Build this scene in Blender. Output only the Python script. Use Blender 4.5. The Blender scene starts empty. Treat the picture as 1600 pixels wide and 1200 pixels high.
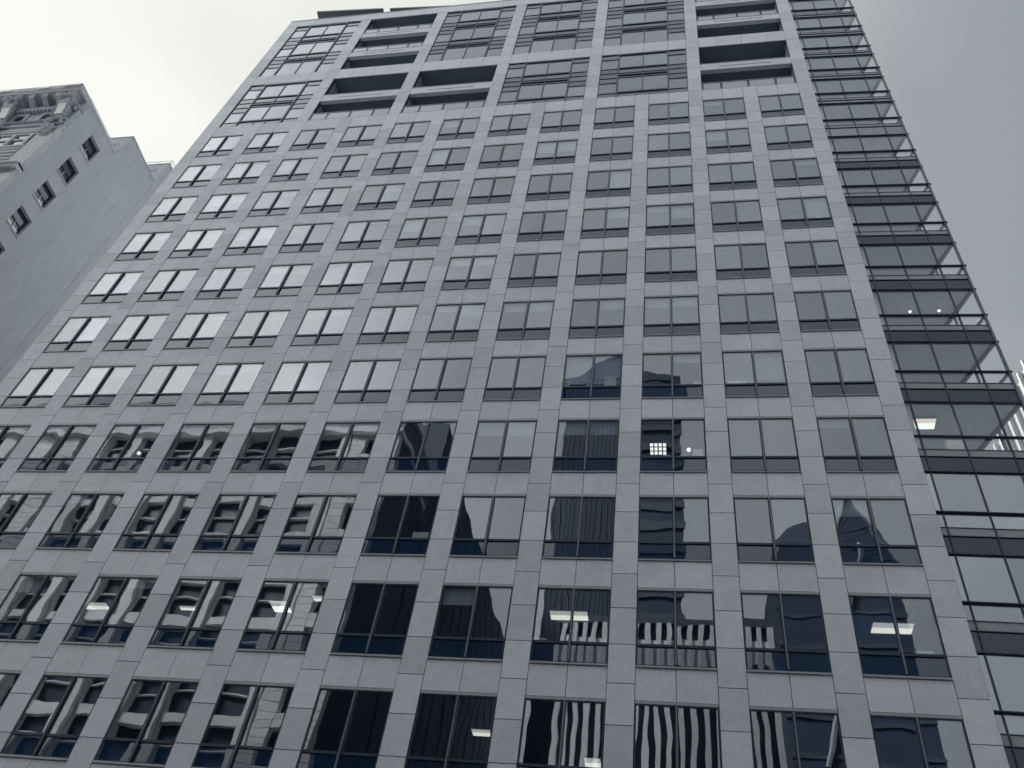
import bpy, math, random
from mathutils import Vector, Matrix, Euler
random.seed(7)
SC = bpy.context.scene
COL = SC.collection

# ------------------------------------------------------------------ camera
CAM_LOC = Vector((30.603, -24.376, 1.70))
cd = bpy.data.cameras.new('camera')
cam = bpy.data.objects.new('camera', cd); COL.objects.link(cam)
right = Vector((0.9829, 0.1368, 0.1233)); down = Vector((-0.0174, 0.7354, -0.6774)); fwd = Vector((-0.1833, 0.6637, 0.7252))
m = Matrix((( right.x, -down.x, -fwd.x), (right.y, -down.y, -fwd.y), (right.z, -down.z, -fwd.z)))
cam.matrix_world = Matrix.Translation(CAM_LOC) @ m.to_4x4()
cd.sensor_width = 36.0; cd.lens = 1373.7 / 1600 * 36.0; cd.clip_end = 6000; cd.clip_start = 0.1
SC.camera = cam

# ------------------------------------------------------------------ sky, sun, exposure
S = Vector((-0.72, -0.45, 0.53)).normalized()           # brightest side of the cloud layer
SD = Vector((-0.52, 0.46, 0.72)).normalized()           # veiled sun, behind the tower to the left
w = bpy.data.worlds.new('World'); SC.world = w; w.use_nodes = True
nt = w.node_tree; nt.nodes.clear()
def N(t, k, **kw):
    n = t.nodes.new(k)
    for a, b in kw.items(): setattr(n, a, b)
    return n
out = N(nt, 'ShaderNodeOutputWorld'); addsh = N(nt, 'ShaderNodeAddShader')
sky = N(nt, 'ShaderNodeTexSky', sky_type='NISHITA', sun_disc=False)
sky.sun_elevation = math.asin(SD.z); sky.sun_rotation = math.atan2(SD.x, SD.y); sky.dust_density = 4.0; sky.air_density = 1.5
hs = N(nt, 'ShaderNodeHueSaturation'); hs.inputs['Saturation'].default_value = 0.25
bg1 = N(nt, 'ShaderNodeBackground'); bg1.inputs[1].default_value = 0.0015
nt.links.new(sky.outputs[0], hs.inputs['Color']); nt.links.new(hs.outputs[0], bg1.inputs[0])
tc = N(nt, 'ShaderNodeTexCoord')
dot = N(nt, 'ShaderNodeVectorMath', operation='DOT_PRODUCT'); dot.inputs[1].default_value = S
nt.links.new(tc.outputs['Generated'], dot.inputs[0])
no = N(nt, 'ShaderNodeTexNoise'); no.inputs['Scale'].default_value = 3.0; no.inputs['Detail'].default_value = 2.0; no.inputs['Roughness'].default_value = 0.5; no.inputs['Distortion'].default_value = 0.4
nt.links.new(tc.outputs['Generated'], no.inputs['Vector'])
mr = N(nt, 'ShaderNodeMapRange')
mr.inputs['From Min'].default_value = 0.05; mr.inputs['From Max'].default_value = 1.0; mr.inputs['To Min'].default_value = 0.0; mr.inputs['To Max'].default_value = 1.0
nt.links.new(dot.outputs['Value'], mr.inputs['Value'])
nm = N(nt, 'ShaderNodeMath', operation='MULTIPLY_ADD'); nm.inputs[1].default_value = 0.55; nm.inputs[2].default_value = -0.275
nt.links.new(no.outputs['Fac'], nm.inputs[0])
sm = N(nt, 'ShaderNodeMath', operation='ADD'); nt.links.new(mr.outputs[0], sm.inputs[0]); nt.links.new(nm.outputs[0], sm.inputs[1])
cr = N(nt, 'ShaderNodeValToRGB')
e = cr.color_ramp.elements
e[0].position = 0.0; e[0].color = (0.172, 0.189, 0.206, 1)
e[1].position = 1.0; e[1].color = (1.06, 1.04, 0.985, 1)
for p_, c_ in ((0.30, (0.262, 0.282, 0.30)), (0.6, (0.385, 0.40, 0.408)), (0.74, (0.425, 0.435, 0.435)), (0.86, (0.59, 0.60, 0.60)), (0.95, (0.86, 0.853, 0.83))):
    x = e.new(p_); x.color = (*c_, 1)
nt.links.new(sm.outputs[0], cr.inputs[0])
bg2 = N(nt, 'ShaderNodeBackground'); bg2.inputs[1].default_value = 1.0
nt.links.new(cr.outputs[0], bg2.inputs[0])
dot2 = N(nt, 'ShaderNodeVectorMath', operation='DOT_PRODUCT'); dot2.inputs[1].default_value = SD
nt.links.new(tc.outputs['Generated'], dot2.inputs[0])
mr2 = N(nt, 'ShaderNodeMapRange', interpolation_type='SMOOTHSTEP'); mr2.inputs['From Min'].default_value = 0.62; mr2.inputs['From Max'].default_value = 1.0; mr2.inputs['To Max'].default_value = 0.10
nt.links.new(dot2.outputs['Value'], mr2.inputs['Value'])
bg3 = N(nt, 'ShaderNodeBackground'); bg3.inputs[0].default_value = (1.0, 0.87, 0.54, 1); nt.links.new(mr2.outputs[0], bg3.inputs[1])   # thin cloud round the veiled sun
ad2 = N(nt, 'ShaderNodeAddShader')
nt.links.new(bg1.outputs[0], addsh.inputs[0]); nt.links.new(bg2.outputs[0], addsh.inputs[1]); nt.links.new(addsh.outputs[0], ad2.inputs[0]); nt.links.new(bg3.outputs[0], ad2.inputs[1]); nt.links.new(ad2.outputs[0], out.inputs[0])
sd = bpy.data.lights.new('sun', 'SUN'); sd.energy = 2.8; sd.angle = math.radians(14); sd.color = (1.0, 0.98, 0.94)
sun = bpy.data.objects.new('sun', sd); COL.objects.link(sun)
sun.rotation_euler = SD.to_track_quat('Z', 'Y').to_euler()
SC.view_settings.view_transform = 'Standard'; SC.view_settings.look = 'None'
SC.view_settings.exposure = 0.85; SC.view_settings.gamma = 1.0; SC.view_settings.use_curve_mapping = False
SC.render.engine = 'CYCLES'
SC.cycles.max_bounces = 8; SC.cycles.transparent_max_bounces = 12; SC.cycles.glossy_bounces = 4; SC.cycles.diffuse_bounces = 3

# ------------------------------------------------------------------ materials
MATS = {}
def newmat(name):
    mt = bpy.data.materials.new(name); mt.use_nodes = True; mt.node_tree.nodes.clear()
    MATS[name] = mt; return mt, mt.node_tree
def L(t, a, b): t.links.new(a, b)
def rand_vec(t, spread=37.0):
    """object coordinates shifted by a random amount for each object and mesh island"""
    tc = N(t, 'ShaderNodeTexCoord'); oi = N(t, 'ShaderNodeObjectInfo'); g = N(t, 'ShaderNodeNewGeometry')
    a = N(t, 'ShaderNodeMath', operation='ADD'); L(t, oi.outputs['Random'], a.inputs[0]); L(t, g.outputs['Random Per Island'], a.inputs[1])
    fr = N(t, 'ShaderNodeMath', operation='FRACT'); L(t, a.outputs[0], fr.inputs[0])
    mu = N(t, 'ShaderNodeMath', operation='MULTIPLY'); mu.inputs[1].default_value = spread; L(t, fr.outputs[0], mu.inputs[0])
    cv = N(t, 'ShaderNodeCombineXYZ'); L(t, mu.outputs[0], cv.inputs[0]); L(t, mu.outputs[0], cv.inputs[2])
    va = N(t, 'ShaderNodeVectorMath', operation='ADD'); L(t, tc.outputs['Object'], va.inputs[0]); L(t, cv.outputs[0], va.inputs[1])
    return va.outputs[0], fr.outputs[0]
def stone_mat(name, col, panel_var=0.10, speck=0.16, cloud=0.14, rough=0.8, sscale=16.0, stretch=(1, 1, 1)):
    mt, t = newmat(name)
    o = N(t, 'ShaderNodeOutputMaterial'); b = N(t, 'ShaderNodeBsdfPrincipled'); L(t, b.outputs[0], o.inputs[0])
    v, r = rand_vec(t)
    mp = N(t, 'ShaderNodeMapping'); mp.inputs['Scale'].default_value = stretch; L(t, v, mp.inputs[0])
    n1 = N(t, 'ShaderNodeTexNoise'); n1.inputs['Scale'].default_value = sscale; n1.inputs['Detail'].default_value = 5; n1.inputs['Roughness'].default_value = 0.75
    n2 = N(t, 'ShaderNodeTexNoise'); n2.inputs['Scale'].default_value = 1.3; n2.inputs['Detail'].default_value = 4; n2.inputs['Distortion'].default_value = 1.2
    L(t, mp.outputs[0], n1.inputs['Vector']); L(t, mp.outputs[0], n2.inputs['Vector'])
    n3 = N(t, 'ShaderNodeTexVoronoi'); n3.inputs['Scale'].default_value = 5.5; L(t, mp.outputs[0], n3.inputs['Vector'])
    sp = N(t, 'ShaderNodeMapRange'); sp.inputs['From Min'].default_value = 0.02; sp.inputs['From Max'].default_value = 0.10; sp.inputs['To Min'].default_value = -0.14; sp.inputs['To Max'].default_value = 0.0
    L(t, n3.outputs['Distance'], sp.inputs['Value'])
    def ma(src, k):
        q = N(t, 'ShaderNodeMath', operation='MULTIPLY_ADD'); q.inputs[1].default_value = k; q.inputs[2].default_value = -k / 2; L(t, src, q.inputs[0]); return q.outputs[0]
    acc = None
    for s in (ma(n1.outputs['Fac'], speck * 2.2), ma(n2.outputs['Fac'], cloud * 2), ma(r, panel_var * 2), sp.outputs[0]):
        if acc is None: acc = s
        else:
            q = N(t, 'ShaderNodeMath', operation='ADD'); L(t, acc, q.inputs[0]); L(t, s, q.inputs[1]); acc = q.outputs[0]
    f = N(t, 'ShaderNodeMath', operation='ADD'); f.inputs[1].default_value = 1.0; L(t, acc, f.inputs[0])
    vm = N(t, 'ShaderNodeVectorMath', operation='SCALE'); vm.inputs[0].default_value = col; L(t, f.outputs[0], vm.inputs['Scale'])
    L(t, vm.outputs[0], b.inputs['Base Color']); b.inputs['Roughness'].default_value = rough
    bp = N(t, 'ShaderNodeBump'); bp.inputs['Strength'].default_value = 0.25; bp.inputs['Distance'].default_value = 0.01
    L(t, n1.outputs['Fac'], bp.inputs['Height']); L(t, bp.outputs[0], b.inputs['Normal'])
    return mt
def plain(name, col, rough=0.6, metal=0.0, noise=0.12, nscale=6.0, emit=None):
    mt, t = newmat(name)
    o = N(t, 'ShaderNodeOutputMaterial'); b = N(t, 'ShaderNodeBsdfPrincipled'); L(t, b.outputs[0], o.inputs[0])
    v, r = rand_vec(t)
    n1 = N(t, 'ShaderNodeTexNoise'); n1.inputs['Scale'].default_value = nscale; n1.inputs['Detail'].default_value = 4; L(t, v, n1.inputs['Vector'])
    q = N(t, 'ShaderNodeMath', operation='MULTIPLY_ADD'); q.inputs[1].default_value = noise * 2; q.inputs[2].default_value = 1 - noise; L(t, n1.outputs['Fac'], q.inputs[0])
    vm = N(t, 'ShaderNodeVectorMath', operation='SCALE'); vm.inputs[0].default_value = col; L(t, q.outputs[0], vm.inputs['Scale'])
    L(t, vm.outputs[0], b.inputs['Base Color']); b.inputs['Roughness'].default_value = rough; b.inputs['Metallic'].default_value = metal
    if emit: b.inputs['Emission Color'].default_value = (*emit[0], 1); b.inputs['Emission Strength'].default_value = emit[1]
    return mt
def glass(name, r0, trans, wave=0.0016, body=None, wscale=0.65, tint=(0.88, 0.93, 1.0), clear=(0.94, 0.97, 1.0)):
    """coated architectural glass: mirror coat over either a tinted clear body or an opaque dark back"""
    mt, t = newmat(name)
    o = N(t, 'ShaderNodeOutputMaterial'); mx = N(t, 'ShaderNodeMixShader'); L(t, mx.outputs[0], o.inputs[0])
    v, r = rand_vec(t, 61.0)
    n = N(t, 'ShaderNodeTexNoise'); n.inputs['Scale'].default_value = wscale; n.inputs['Detail'].default_value = 1.0; L(t, v, n.inputs['Vector'])
    n2 = N(t, 'ShaderNodeTexNoise'); n2.inputs['Scale'].default_value = wscale * 2.5; n2.inputs['Detail'].default_value = 0.0; L(t, v, n2.inputs['Vector'])
    q = N(t, 'ShaderNodeMath', operation='MULTIPLY_ADD'); q.inputs[1].default_value = 0.10; L(t, n2.outputs['Fac'], q.inputs[0]); L(t, n.outputs['Fac'], q.inputs[2])
    h = N(t, 'ShaderNodeMath', operation='MULTIPLY'); h.inputs[1].default_value = wave * 2; L(t, q.outputs[0], h.inputs[0])
    bp = N(t, 'ShaderNodeBump'); bp.inputs['Strength'].default_value = 1.0; bp.inputs['Distance'].default_value = 1.0; L(t, h.outputs[0], bp.inputs['Height'])
    gl = N(t, 'ShaderNodeBsdfGlossy'); gl.inputs['Roughness'].default_value = 0.0; gl.inputs['Color'].default_value = (*tint, 1); L(t, bp.outputs[0], gl.inputs['Normal'])
    if body:
        bd = N(t, 'ShaderNodeBsdfDiffuse'); bd.inputs['Color'].default_value = (*body, 1)
    else:
        bd = N(t, 'ShaderNodeBsdfTransparent'); bd.inputs['Color'].default_value = (*[trans * c for c in clear], 1)
    # Schlick reflectance, the same for a pane's outer and inner face
    ge = N(t, 'ShaderNodeNewGeometry'); dp = N(t, 'ShaderNodeVectorMath', operation='DOT_PRODUCT'); L(t, ge.outputs['Incoming'], dp.inputs[0]); L(t, ge.outputs['Normal'], dp.inputs[1])
    ab = N(t, 'ShaderNodeMath', operation='ABSOLUTE'); L(t, dp.outputs['Value'], ab.inputs[0])
    om = N(t, 'ShaderNodeMath', operation='SUBTRACT', use_clamp=True); om.inputs[0].default_value = 1.0; L(t, ab.outputs[0], om.inputs[1])
    p5 = N(t, 'ShaderNodeMath', operation='POWER'); p5.inputs[1].default_value = 5.0; L(t, om.outputs[0], p5.inputs[0])
    fr = N(t, 'ShaderNodeMath', operation='MULTIPLY_ADD'); fr.inputs[1].default_value = 0.96; fr.inputs[2].default_value = 0.04; L(t, p5.outputs[0], fr.inputs[0])
    rv = N(t, 'ShaderNodeMath', operation='MULTIPLY_ADD'); rv.inputs[1].default_value = r0 * 0.4; rv.inputs[2].default_value = r0 * 0.8; L(t, r, rv.inputs[0])
    f2 = N(t, 'ShaderNodeMath', operation='MULTIPLY_ADD', use_clamp=True); f2.inputs[1].default_value = 0.85; L(t, fr.outputs[0], f2.inputs[0]); L(t, rv.outputs[0], f2.inputs[2])
    L(t, f2.outputs[0], mx.inputs[0]); L(t, bd.outputs[0], mx.inputs[1]); L(t, gl.outputs[0], mx.inputs[2])
    return mt
def emis(name, col, s):
    mt, t = newmat(name)
    o = N(t, 'ShaderNodeOutputMaterial'); e = N(t, 'ShaderNodeEmission'); e.inputs[0].default_value = (*col, 1); e.inputs[1].default_value = s; L(t, e.outputs[0], o.inputs[0]); return mt

GRANITE = stone_mat('granite', (0.65, 0.69, 0.75), speck=0.25)
GRANITE2 = stone_mat('granite_light', (0.675, 0.715, 0.775), panel_var=0.05, speck=0.25)
BACKING = plain('joint_backing', (0.05, 0.06, 0.08), 0.9)
FRAME = plain('frame_metal', (0.032, 0.052, 0.088), 0.4, 0.3)
MULL = plain('mullion_metal', (0.13, 0.155, 0.195), 0.4, 0.4)
TRIM = plain('trim_metal', (0.36, 0.39, 0.42), 0.5, 0.2)
VISION = glass('vision_glass', 0.15, 0.9, wave=0.0024)
SPAND = glass('spandrel_glass', 0.08, 0, body=(0.008, 0.026, 0.062), wave=0.0026)
UPPER = glass('upper_glass', 0.15, 0.8, wave=0.001)
UPPER2 = glass('upper_spandrel_glass', 0.12, 0, wave=0.001, body=(0.02, 0.03, 0.045))
WINGG = glass('corner_glass', 0.03, 1.0, wave=0.001, clear=(1.0, 1.0, 1.0))
WINGR = glass('corner_glass_cloud_bright', 0.30, 0.7, wave=0.0015, tint=(0.92, 0.96, 1.0))  # same glass, mirror strength raised to imitate bright clouds in the low storeys
WINGD = glass('corner_band_glass', 0.05, 0, body=(0.012, 0.024, 0.05), wave=0.002)
WINGU = glass('corner_band_upper', 0.12, 0, wave=0.001, body=(0.17, 0.19, 0.22))
WINGS = plain('corner_strip_metal', (0.33, 0.34, 0.37), 0.5, 0.1)
RAILG = glass('rail_glass', 0.10, 0.0, body=(0.36, 0.38, 0.40), wave=0.001)
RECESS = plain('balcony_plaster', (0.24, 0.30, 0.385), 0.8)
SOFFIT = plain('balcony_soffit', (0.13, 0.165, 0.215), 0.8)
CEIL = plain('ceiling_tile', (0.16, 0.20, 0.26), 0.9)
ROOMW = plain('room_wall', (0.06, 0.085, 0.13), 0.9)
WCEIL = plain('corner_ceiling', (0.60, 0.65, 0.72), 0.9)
WHITE = plain('white_card', (0.88, 0.88, 0.86), 0.7)
BLIND = plain('blind_cloth', (0.55, 0.58, 0.62), 0.8)
ROOFM = plain('roof_metal', (0.16, 0.17, 0.19), 0.5, 0.2)
LAMP = emis('lamp_glow', (1.0, 0.94, 0.80), 0.75)
LAMPD = emis('lamp_dim_glow', (1.0, 0.95, 0.84), 0.36)  # weaker emission imitates the light falling off across the trough
LAMPB = emis('lamp_bright', (1.0, 0.96, 0.86), 1.0)
STUCCO = stone_mat('painted_stucco', (0.43, 0.452, 0.485), 0.02, 0.05, 0.16, 0.9, 5.0, (0.3, 1, 0.25))
OLDST = stone_mat('carved_stone', (0.50, 0.52, 0.55), 0.10, 0.12, 0.2, 0.85, 9.0)
OLDDK = stone_mat('weathered_carving', (0.36, 0.39, 0.44), 0.12, 0.22, 0.3, 0.9, 9.0)
PLATE = plain('pale_plate', (0.70, 0.71, 0.71), 0.6)
WFRAME = plain('old_window_frame', (0.45, 0.47, 0.49), 0.6)
OLDGL = glass('old_window_glass', 0.10, 0, body=(0.012, 0.022, 0.045))
LIMEST = stone_mat('limestone_opposite', (0.86, 0.86, 0.84), 0.08, 0.06, 0.12, 0.85, 5.0)
LIMEDK = plain('opposite_window_dark', (0.012, 0.030, 0.065), 0.35)
DARKT = stone_mat('dark_tower_cladding', (0.028, 0.052, 0.095), 0.1, 0.2, 0.2, 0.6, 2.0)
DARKB = plain('dark_tower_band', (0.075, 0.10, 0.14), 0.5)
WHITEF = plain('white_fin_concrete', (0.84, 0.85, 0.86), 0.7)
ASPH = stone_mat('asphalt', (0.05, 0.05, 0.052), 0.0, 0.2, 0.2, 0.9)
PAVE = stone_mat('pavement', (0.25, 0.25, 0.25), 0.05, 0.15, 0.2, 0.9)
PAINT = plain('road_paint', (0.7, 0.7, 0.68), 0.7)

# ------------------------------------------------------------------ builders
WL = {}
class MB:
    def __init__(s): s.v = []; s.f = []
    def box(s, x0, x1, y0, y1, z0, z1):
        b = len(s.v)
        s.v += [(x0, y0, z0), (x1, y0, z0), (x1, y1, z0), (x0, y1, z0), (x0, y0, z1), (x1, y0, z1), (x1, y1, z1), (x0, y1, z1)]
        s.f += [tuple(b + i for i in q) for q in ((0, 3, 2, 1), (4, 5, 6, 7), (0, 1, 5, 4), (1, 2, 6, 5), (2, 3, 7, 6), (3, 0, 4, 7))]
        return s
    def prism(s, poly, z0, z1):
        b = len(s.v); n = len(poly)
        s.v += [(p[0], p[1], z0) for p in poly] + [(p[0], p[1], z1) for p in poly]
        s.f += [tuple(b + i for i in reversed(range(n))), tuple(b + n + i for i in range(n))]
        s.f += [(b + i, b + (i + 1) % n, b + n + (i + 1) % n, b + n + i) for i in range(n)]
        return s
    def extr_x(s, poly, x0, x1):
        """poly in (y, z), extruded along x"""
        b = len(s.v); n = len(poly)
        s.v += [(x0, p[0], p[1]) for p in poly] + [(x1, p[0], p[1]) for p in poly]
        s.f += [tuple(b + i for i in range(n)), tuple(b + n + i for i in reversed(range(n)))]
        s.f += [(b + i, b + n + i, b + n + (i + 1) % n, b + (i + 1) % n) for i in range(n)]
        return s
    def extr_y(s, poly, y0, y1):
        """poly in (x, z), extruded along y"""
        b = len(s.v); n = len(poly)
        s.v += [(p[0], y0, p[1]) for p in poly] + [(p[0], y1, p[1]) for p in poly]
        s.f += [tuple(b + i for i in range(n)), tuple(b + n + i for i in reversed(range(n)))]
        s.f += [(b + i, b + n + i, b + n + (i + 1) % n, b + (i + 1) % n) for i in range(n)]
        return s
    def bar(s, p, q, r, n=6):
        p, q = Vector(p), Vector(q); d = (q - p).normalized()
        u = d.orthogonal().normalized(); v = d.cross(u); b = len(s.v)
        for c in (p, q):
            for i in range(n):
                a = 2 * math.pi * i / n; s.v.append(tuple(c + r * (math.cos(a) * u + math.sin(a) * v)))
        s.f += [(b + i, b + (i + 1) % n, b + n + (i + 1) % n, b + n + i) for i in range(n)]
        s.f += [tuple(b + i for i in reversed(range(n))), tuple(b + n + i for i in range(n))]
        return s
    def ball(s, c, r, seg=10, rings=6, sq=(1, 1, 1)):
        b = len(s.v); c = Vector(c)
        s.v.append((c.x, c.y, c.z + r * sq[2]))
        for j in range(1, rings):
            ph = math.pi * j / rings
            for i in range(seg):
                a = 2 * math.pi * i / seg
                s.v.append((c.x + r * sq[0] * math.sin(ph) * math.cos(a), c.y + r * sq[1] * math.sin(ph) * math.sin(a), c.z + r * sq[2] * math.cos(ph)))
        s.v.append((c.x, c.y, c.z - r * sq[2])); e = len(s.v) - 1
        for i in range(seg):
            s.f.append((b, b + 1 + i, b + 1 + (i + 1) % seg)); k = b + 1 + (rings - 2) * seg
            s.f.append((e, k + (i + 1) % seg, k + i))
            for j in range(rings - 2):
                k = b + 1 + j * seg; s.f.append((k + i, k + seg + i, k + seg + (i + 1) % seg, k + (i + 1) % seg))
        return s
    def mesh(s, name, mat):
        me = bpy.data.meshes.new(name); me.from_pydata(s.v, [], s.f); me.materials.append(mat); me.update(); return me
def link(name, data, loc, parent=None):
    o = bpy.data.objects.new(name, data); COL.objects.link(o)
    p = WL[parent.name] if parent else Vector((0, 0, 0))
    o.location = Vector(loc) - p; o.parent = parent
    WL[o.name] = Vector(loc); return o
def build(mb, name, mat, parent=None, origin=None):
    """one mesh object from world-space geometry; origin at its own centre unless given"""
    if origin is None:
        lo = [min(v[i] for v in mb.v) for i in range(3)]; hi = [max(v[i] for v in mb.v) for i in range(3)]
        origin = ((lo[0] + hi[0]) / 2, (lo[1] + hi[1]) / 2, (lo[2] + hi[2]) / 2)
    mb.v = [(v[0] - origin[0], v[1] - origin[1], v[2] - origin[2]) for v in mb.v]
    return link(name, mb.mesh(name, mat), origin, parent)
BOXC = {}
def box(name, x0, x1, y0, y1, z0, z1, mat, parent=None):
    d = (round(x1 - x0, 4), round(y1 - y0, 4), round(z1 - z0, 4)); k = (d, mat.name)
    if k not in BOXC:
        BOXC[k] = MB().box(-d[0] / 2, d[0] / 2, -d[1] / 2, d[1] / 2, -d[2] / 2, d[2] / 2).mesh(name, mat)
    return link(name, BOXC[k], ((x0 + x1) / 2, (y0 + y1) / 2, (z0 + z1) / 2), parent)
def empty(name, loc, parent=None): return link(name, None, loc, parent)
def tag(o, label=None, cat=None, group=None, kind=None):
    if label: o['label'] = label
    if cat: o['category'] = cat
    if group: o['group'] = group
    if kind: o['kind'] = kind
    return o

# ------------------------------------------------------------------ ground and street
tag(build(MB().box(-900, 900, -900, 900, -0.5, -0.004), 'ground', PAVE), kind='structure')
tag(build(MB().box(-400, 400, -23.0, -5.0, -0.3, 0.0), 'road', ASPH), kind='structure')
for y0, y1 in ((-30.0, -23.0), (-5.0, -0.06)):
    tag(build(MB().box(-400, 400, y0, y1, -0.3, 0.13), 'pavement', PAVE), kind='structure')
for i in range(-20, 30):
    tag(box('lane_marking', i * 6.0, i * 6.0 + 3, -14.08, -13.92, -0.05, 0.004, PAINT), kind='structure')

# ------------------------------------------------------------------ office tower
BW, WW, FH = 3.25, 2.41, 3.9128
Z0 = 10.53
def head(j): return Z0 + FH * j
TR, SL = 2.0, 2.68                     # transom and sill below the head
tower = tag(empty('office_tower', (19, 6, 0)), 'tall grey granite office tower with a grid of paired windows and a glass corner', 'tower')
J = 0.015                              # half joint
PF, PB = 0.0, 0.055                    # panel front / back

# core, end walls, roof, slabs
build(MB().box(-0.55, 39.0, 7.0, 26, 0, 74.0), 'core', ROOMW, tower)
build(MB().box(-0.90, -0.6, 0.91, 26.0, 0, 74.2), 'end_wall', GRANITE, tower)
build(MB().box(-0.88, -0.6, 0.33, 0.905, 0, 74.0), 'end_wall', BACKING, tower)
build(MB().box(38.6, 38.98, 0.36, 7.0, 0, 74.0), 'end_wall', ROOMW, tower)
build(MB().box(-0.86, 38.98, 0.30, 7.0, 73.3, 73.9), 'roof_slab', BACKING, tower)
for j in range(0, 12):
    zc = head(j) + 0.12
    top = head(j + 1) - TR - 0.06 if j < 11 else 54.9
    # ceiling of floor j, floor and window ledge of floor j + 1
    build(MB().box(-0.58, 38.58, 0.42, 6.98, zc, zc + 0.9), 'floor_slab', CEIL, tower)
    build(MB().box(-0.58, 38.58, 0.082, 0.42, zc, top), 'ledge_wall', BACKING, tower)

# pier backing and stone panels
piers = [(-0.9, 0.0)] + [(BW * k + WW, BW * (k + 1)) for k in range(11)] + [(BW * 11 + WW, 39.0)]
pp = []
zj0 = head(1) - TR
for i, (x0, x1) in enumerate(piers):
    tall = (i % 2 == 0)
    ztop = 74.3 if tall else 55.0
    build(MB().box(x0 + 0.02, x1 - 0.02, PB, 0.32, 0.2, ztop - 0.03), 'pier', BACKING, tower)
    js = [zj0 + 1.3043 * n for n in range(-9, 33) if 0.1 < zj0 + 1.3043 * n < 54.0]
    js = [0.14] + js + ([55.05, 56.7, 58.35, 60.0, 61.65, 63.2, 64.85, 66.5, 68.15, 69.8, 71.45, 73.05] if tall else [55.0])
    for a, b in zip(js[:-1], js[1:]): pp.append((x0, x1, a, b))
pp.sort(key=lambda q: (Vector(((q[0] + q[1]) / 2, 0, (q[2] + q[3]) / 2)) - CAM_LOC).length + (1000 if q[2] < 11.5 or (q[3] < 30 and q[1] < (30 - q[3]) * 0.85 - 4) else 0))
rest = MB()
for n, (x0, x1, a, b) in enumerate(pp):
    d = random.uniform(-0.002, 0.002)
    if n < 300: box('pier_panel', x0 + J * .6, x1 - J * .6, PF, PB - 0.004, a + J, b - J, GRANITE, tower).location.y += d
    else: rest.box(x0 + J * .6, x1 - J * .6, PF + d, PB - 0.004 + d, a + J, b - J)
tag(build(rest, 'pier_panels', GRANITE, tower), kind='stuff')

# spandrel bands between window rows: two panels per window
for k in range(12):
    for j in range(0, 12):
        z0 = head(j) + 0.095
        z1 = head(j + 1) - SL - 0.105 if j < 11 else 55.0
        x0 = BW * k; xm = x0 + WW / 2
        for a, b in ((x0, xm), (xm, x0 + WW)):
            o = box('spandrel_panel', a + J * .7, b - J * .7, 0.010, PB, z0 + .004, z1 - .004, GRANITE2, tower)
            o.location.y += random.uniform(-0.002, 0.002)
        build(MB().box(x0 + 0.0, x0 + WW, PB + 0.004, 0.08, z0, z1), 'spandrel_backing', BACKING, tower) if j < 11 else None
build(MB().box(0, 38.16, PB + 0.006, 0.08, head(11) + 0.1, 54.99), 'spandrel_backing', BACKING, tower)

# ordinary windows
WD = {}
def frame_mesh():
    b = MB(); x0, x1 = 0, WW; zt, zs = 0.0, -SL
    b.box(x0 + 0.012, x1 - 0.012, 0.045, 0.15, zt, zt + 0.075)       # head trim
    return b
GY = 0.055
def make_window(k, j):
    x0 = BW * k; h = head(j)
    xc = x0 + WW / 2
    wo = empty('window', (xc, GY, h - SL), tower)
    def part(key, name, mat, geo, dz=0.0):
        if key not in WD: WD[key] = geo().mesh(name, mat)
        return link(name, WD[key], (xc, GY, h - SL), wo)
    hw = WW / 2
    part('frame', 'frame', FRAME, lambda: MB().box(-hw + .012, -hw + .05, -.03, .03, .0, SL).box(hw - .05, hw - .012, -.03, .03, .0, SL).box(-hw + .05, hw - .05, -.03, .03, SL - .04, SL - .001).box(-hw + .05, hw - .05, -.03, .03, .0, .035))
    part('head', 'head_trim', TRIM, lambda: MB().box(-hw + .012, hw - .012, -.045, .03, SL + .002, SL + .085))
    part('sill', 'sill', TRIM, lambda: MB().box(-hw + .012, hw - .012, -.10, .03, -.085, -.05).box(-hw + .012, hw - .012, -.05, .03, -.0498, -.004).box(-hw + .012, hw - .012, -.03, .03, -.1, -.0852))
    part('mull', 'mullion', FRAME, lambda: MB().box(-.044, -.016, -.10, .03, .036, SL - .042).box(.016, .044, -.10, .03, .036, SL - .042))
    part('cap', 'mullion_cap', TRIM, lambda: MB().box(-.0155, .0155, -.088, .028, .036, SL - .042))
    zt = SL - TR
    part('tran', 'transom', FRAME, lambda: MB().box(-hw + .052, -.05, -.06, .03, zt - .042, zt + .042).box(.05, hw - .052, -.06, .03, zt - .042, zt + .042))
    for s in (-1, 1):
        cx = xc + s * (hw / 2 + 0.0)
        a, b = (xc - hw + .05, xc - .05) if s < 0 else (xc + .05, xc + hw - .05)
        o = box('pane', a, b, GY - .012, GY + .012, h - TR + .046, h - .042, VISION, wo)
        o.rotation_euler = (math.radians(random.gauss(0, .10)), 0, math.radians(random.gauss(0, .13)))
        o = box('spandrel_pane', a, b, GY - .012, GY + .012, h - SL + .036, h - TR - .046, SPAND, wo)
        o.rotation_euler = (math.radians(random.gauss(0, .15)), 0, math.radians(random.gauss(0, .2)))
    return wo
WIN = {}
for j in range(1, 12):
    for k in range(12): WIN[k, j] = make_window(k, j)
# street-level base, below the picture
for k in range(12):
    x0 = BW * k
    build(MB().box(x0 + .05, x0 + WW - .05, .1, .15, 0.3, 10.5), 'base_glazing', SPAND, tower)

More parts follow.
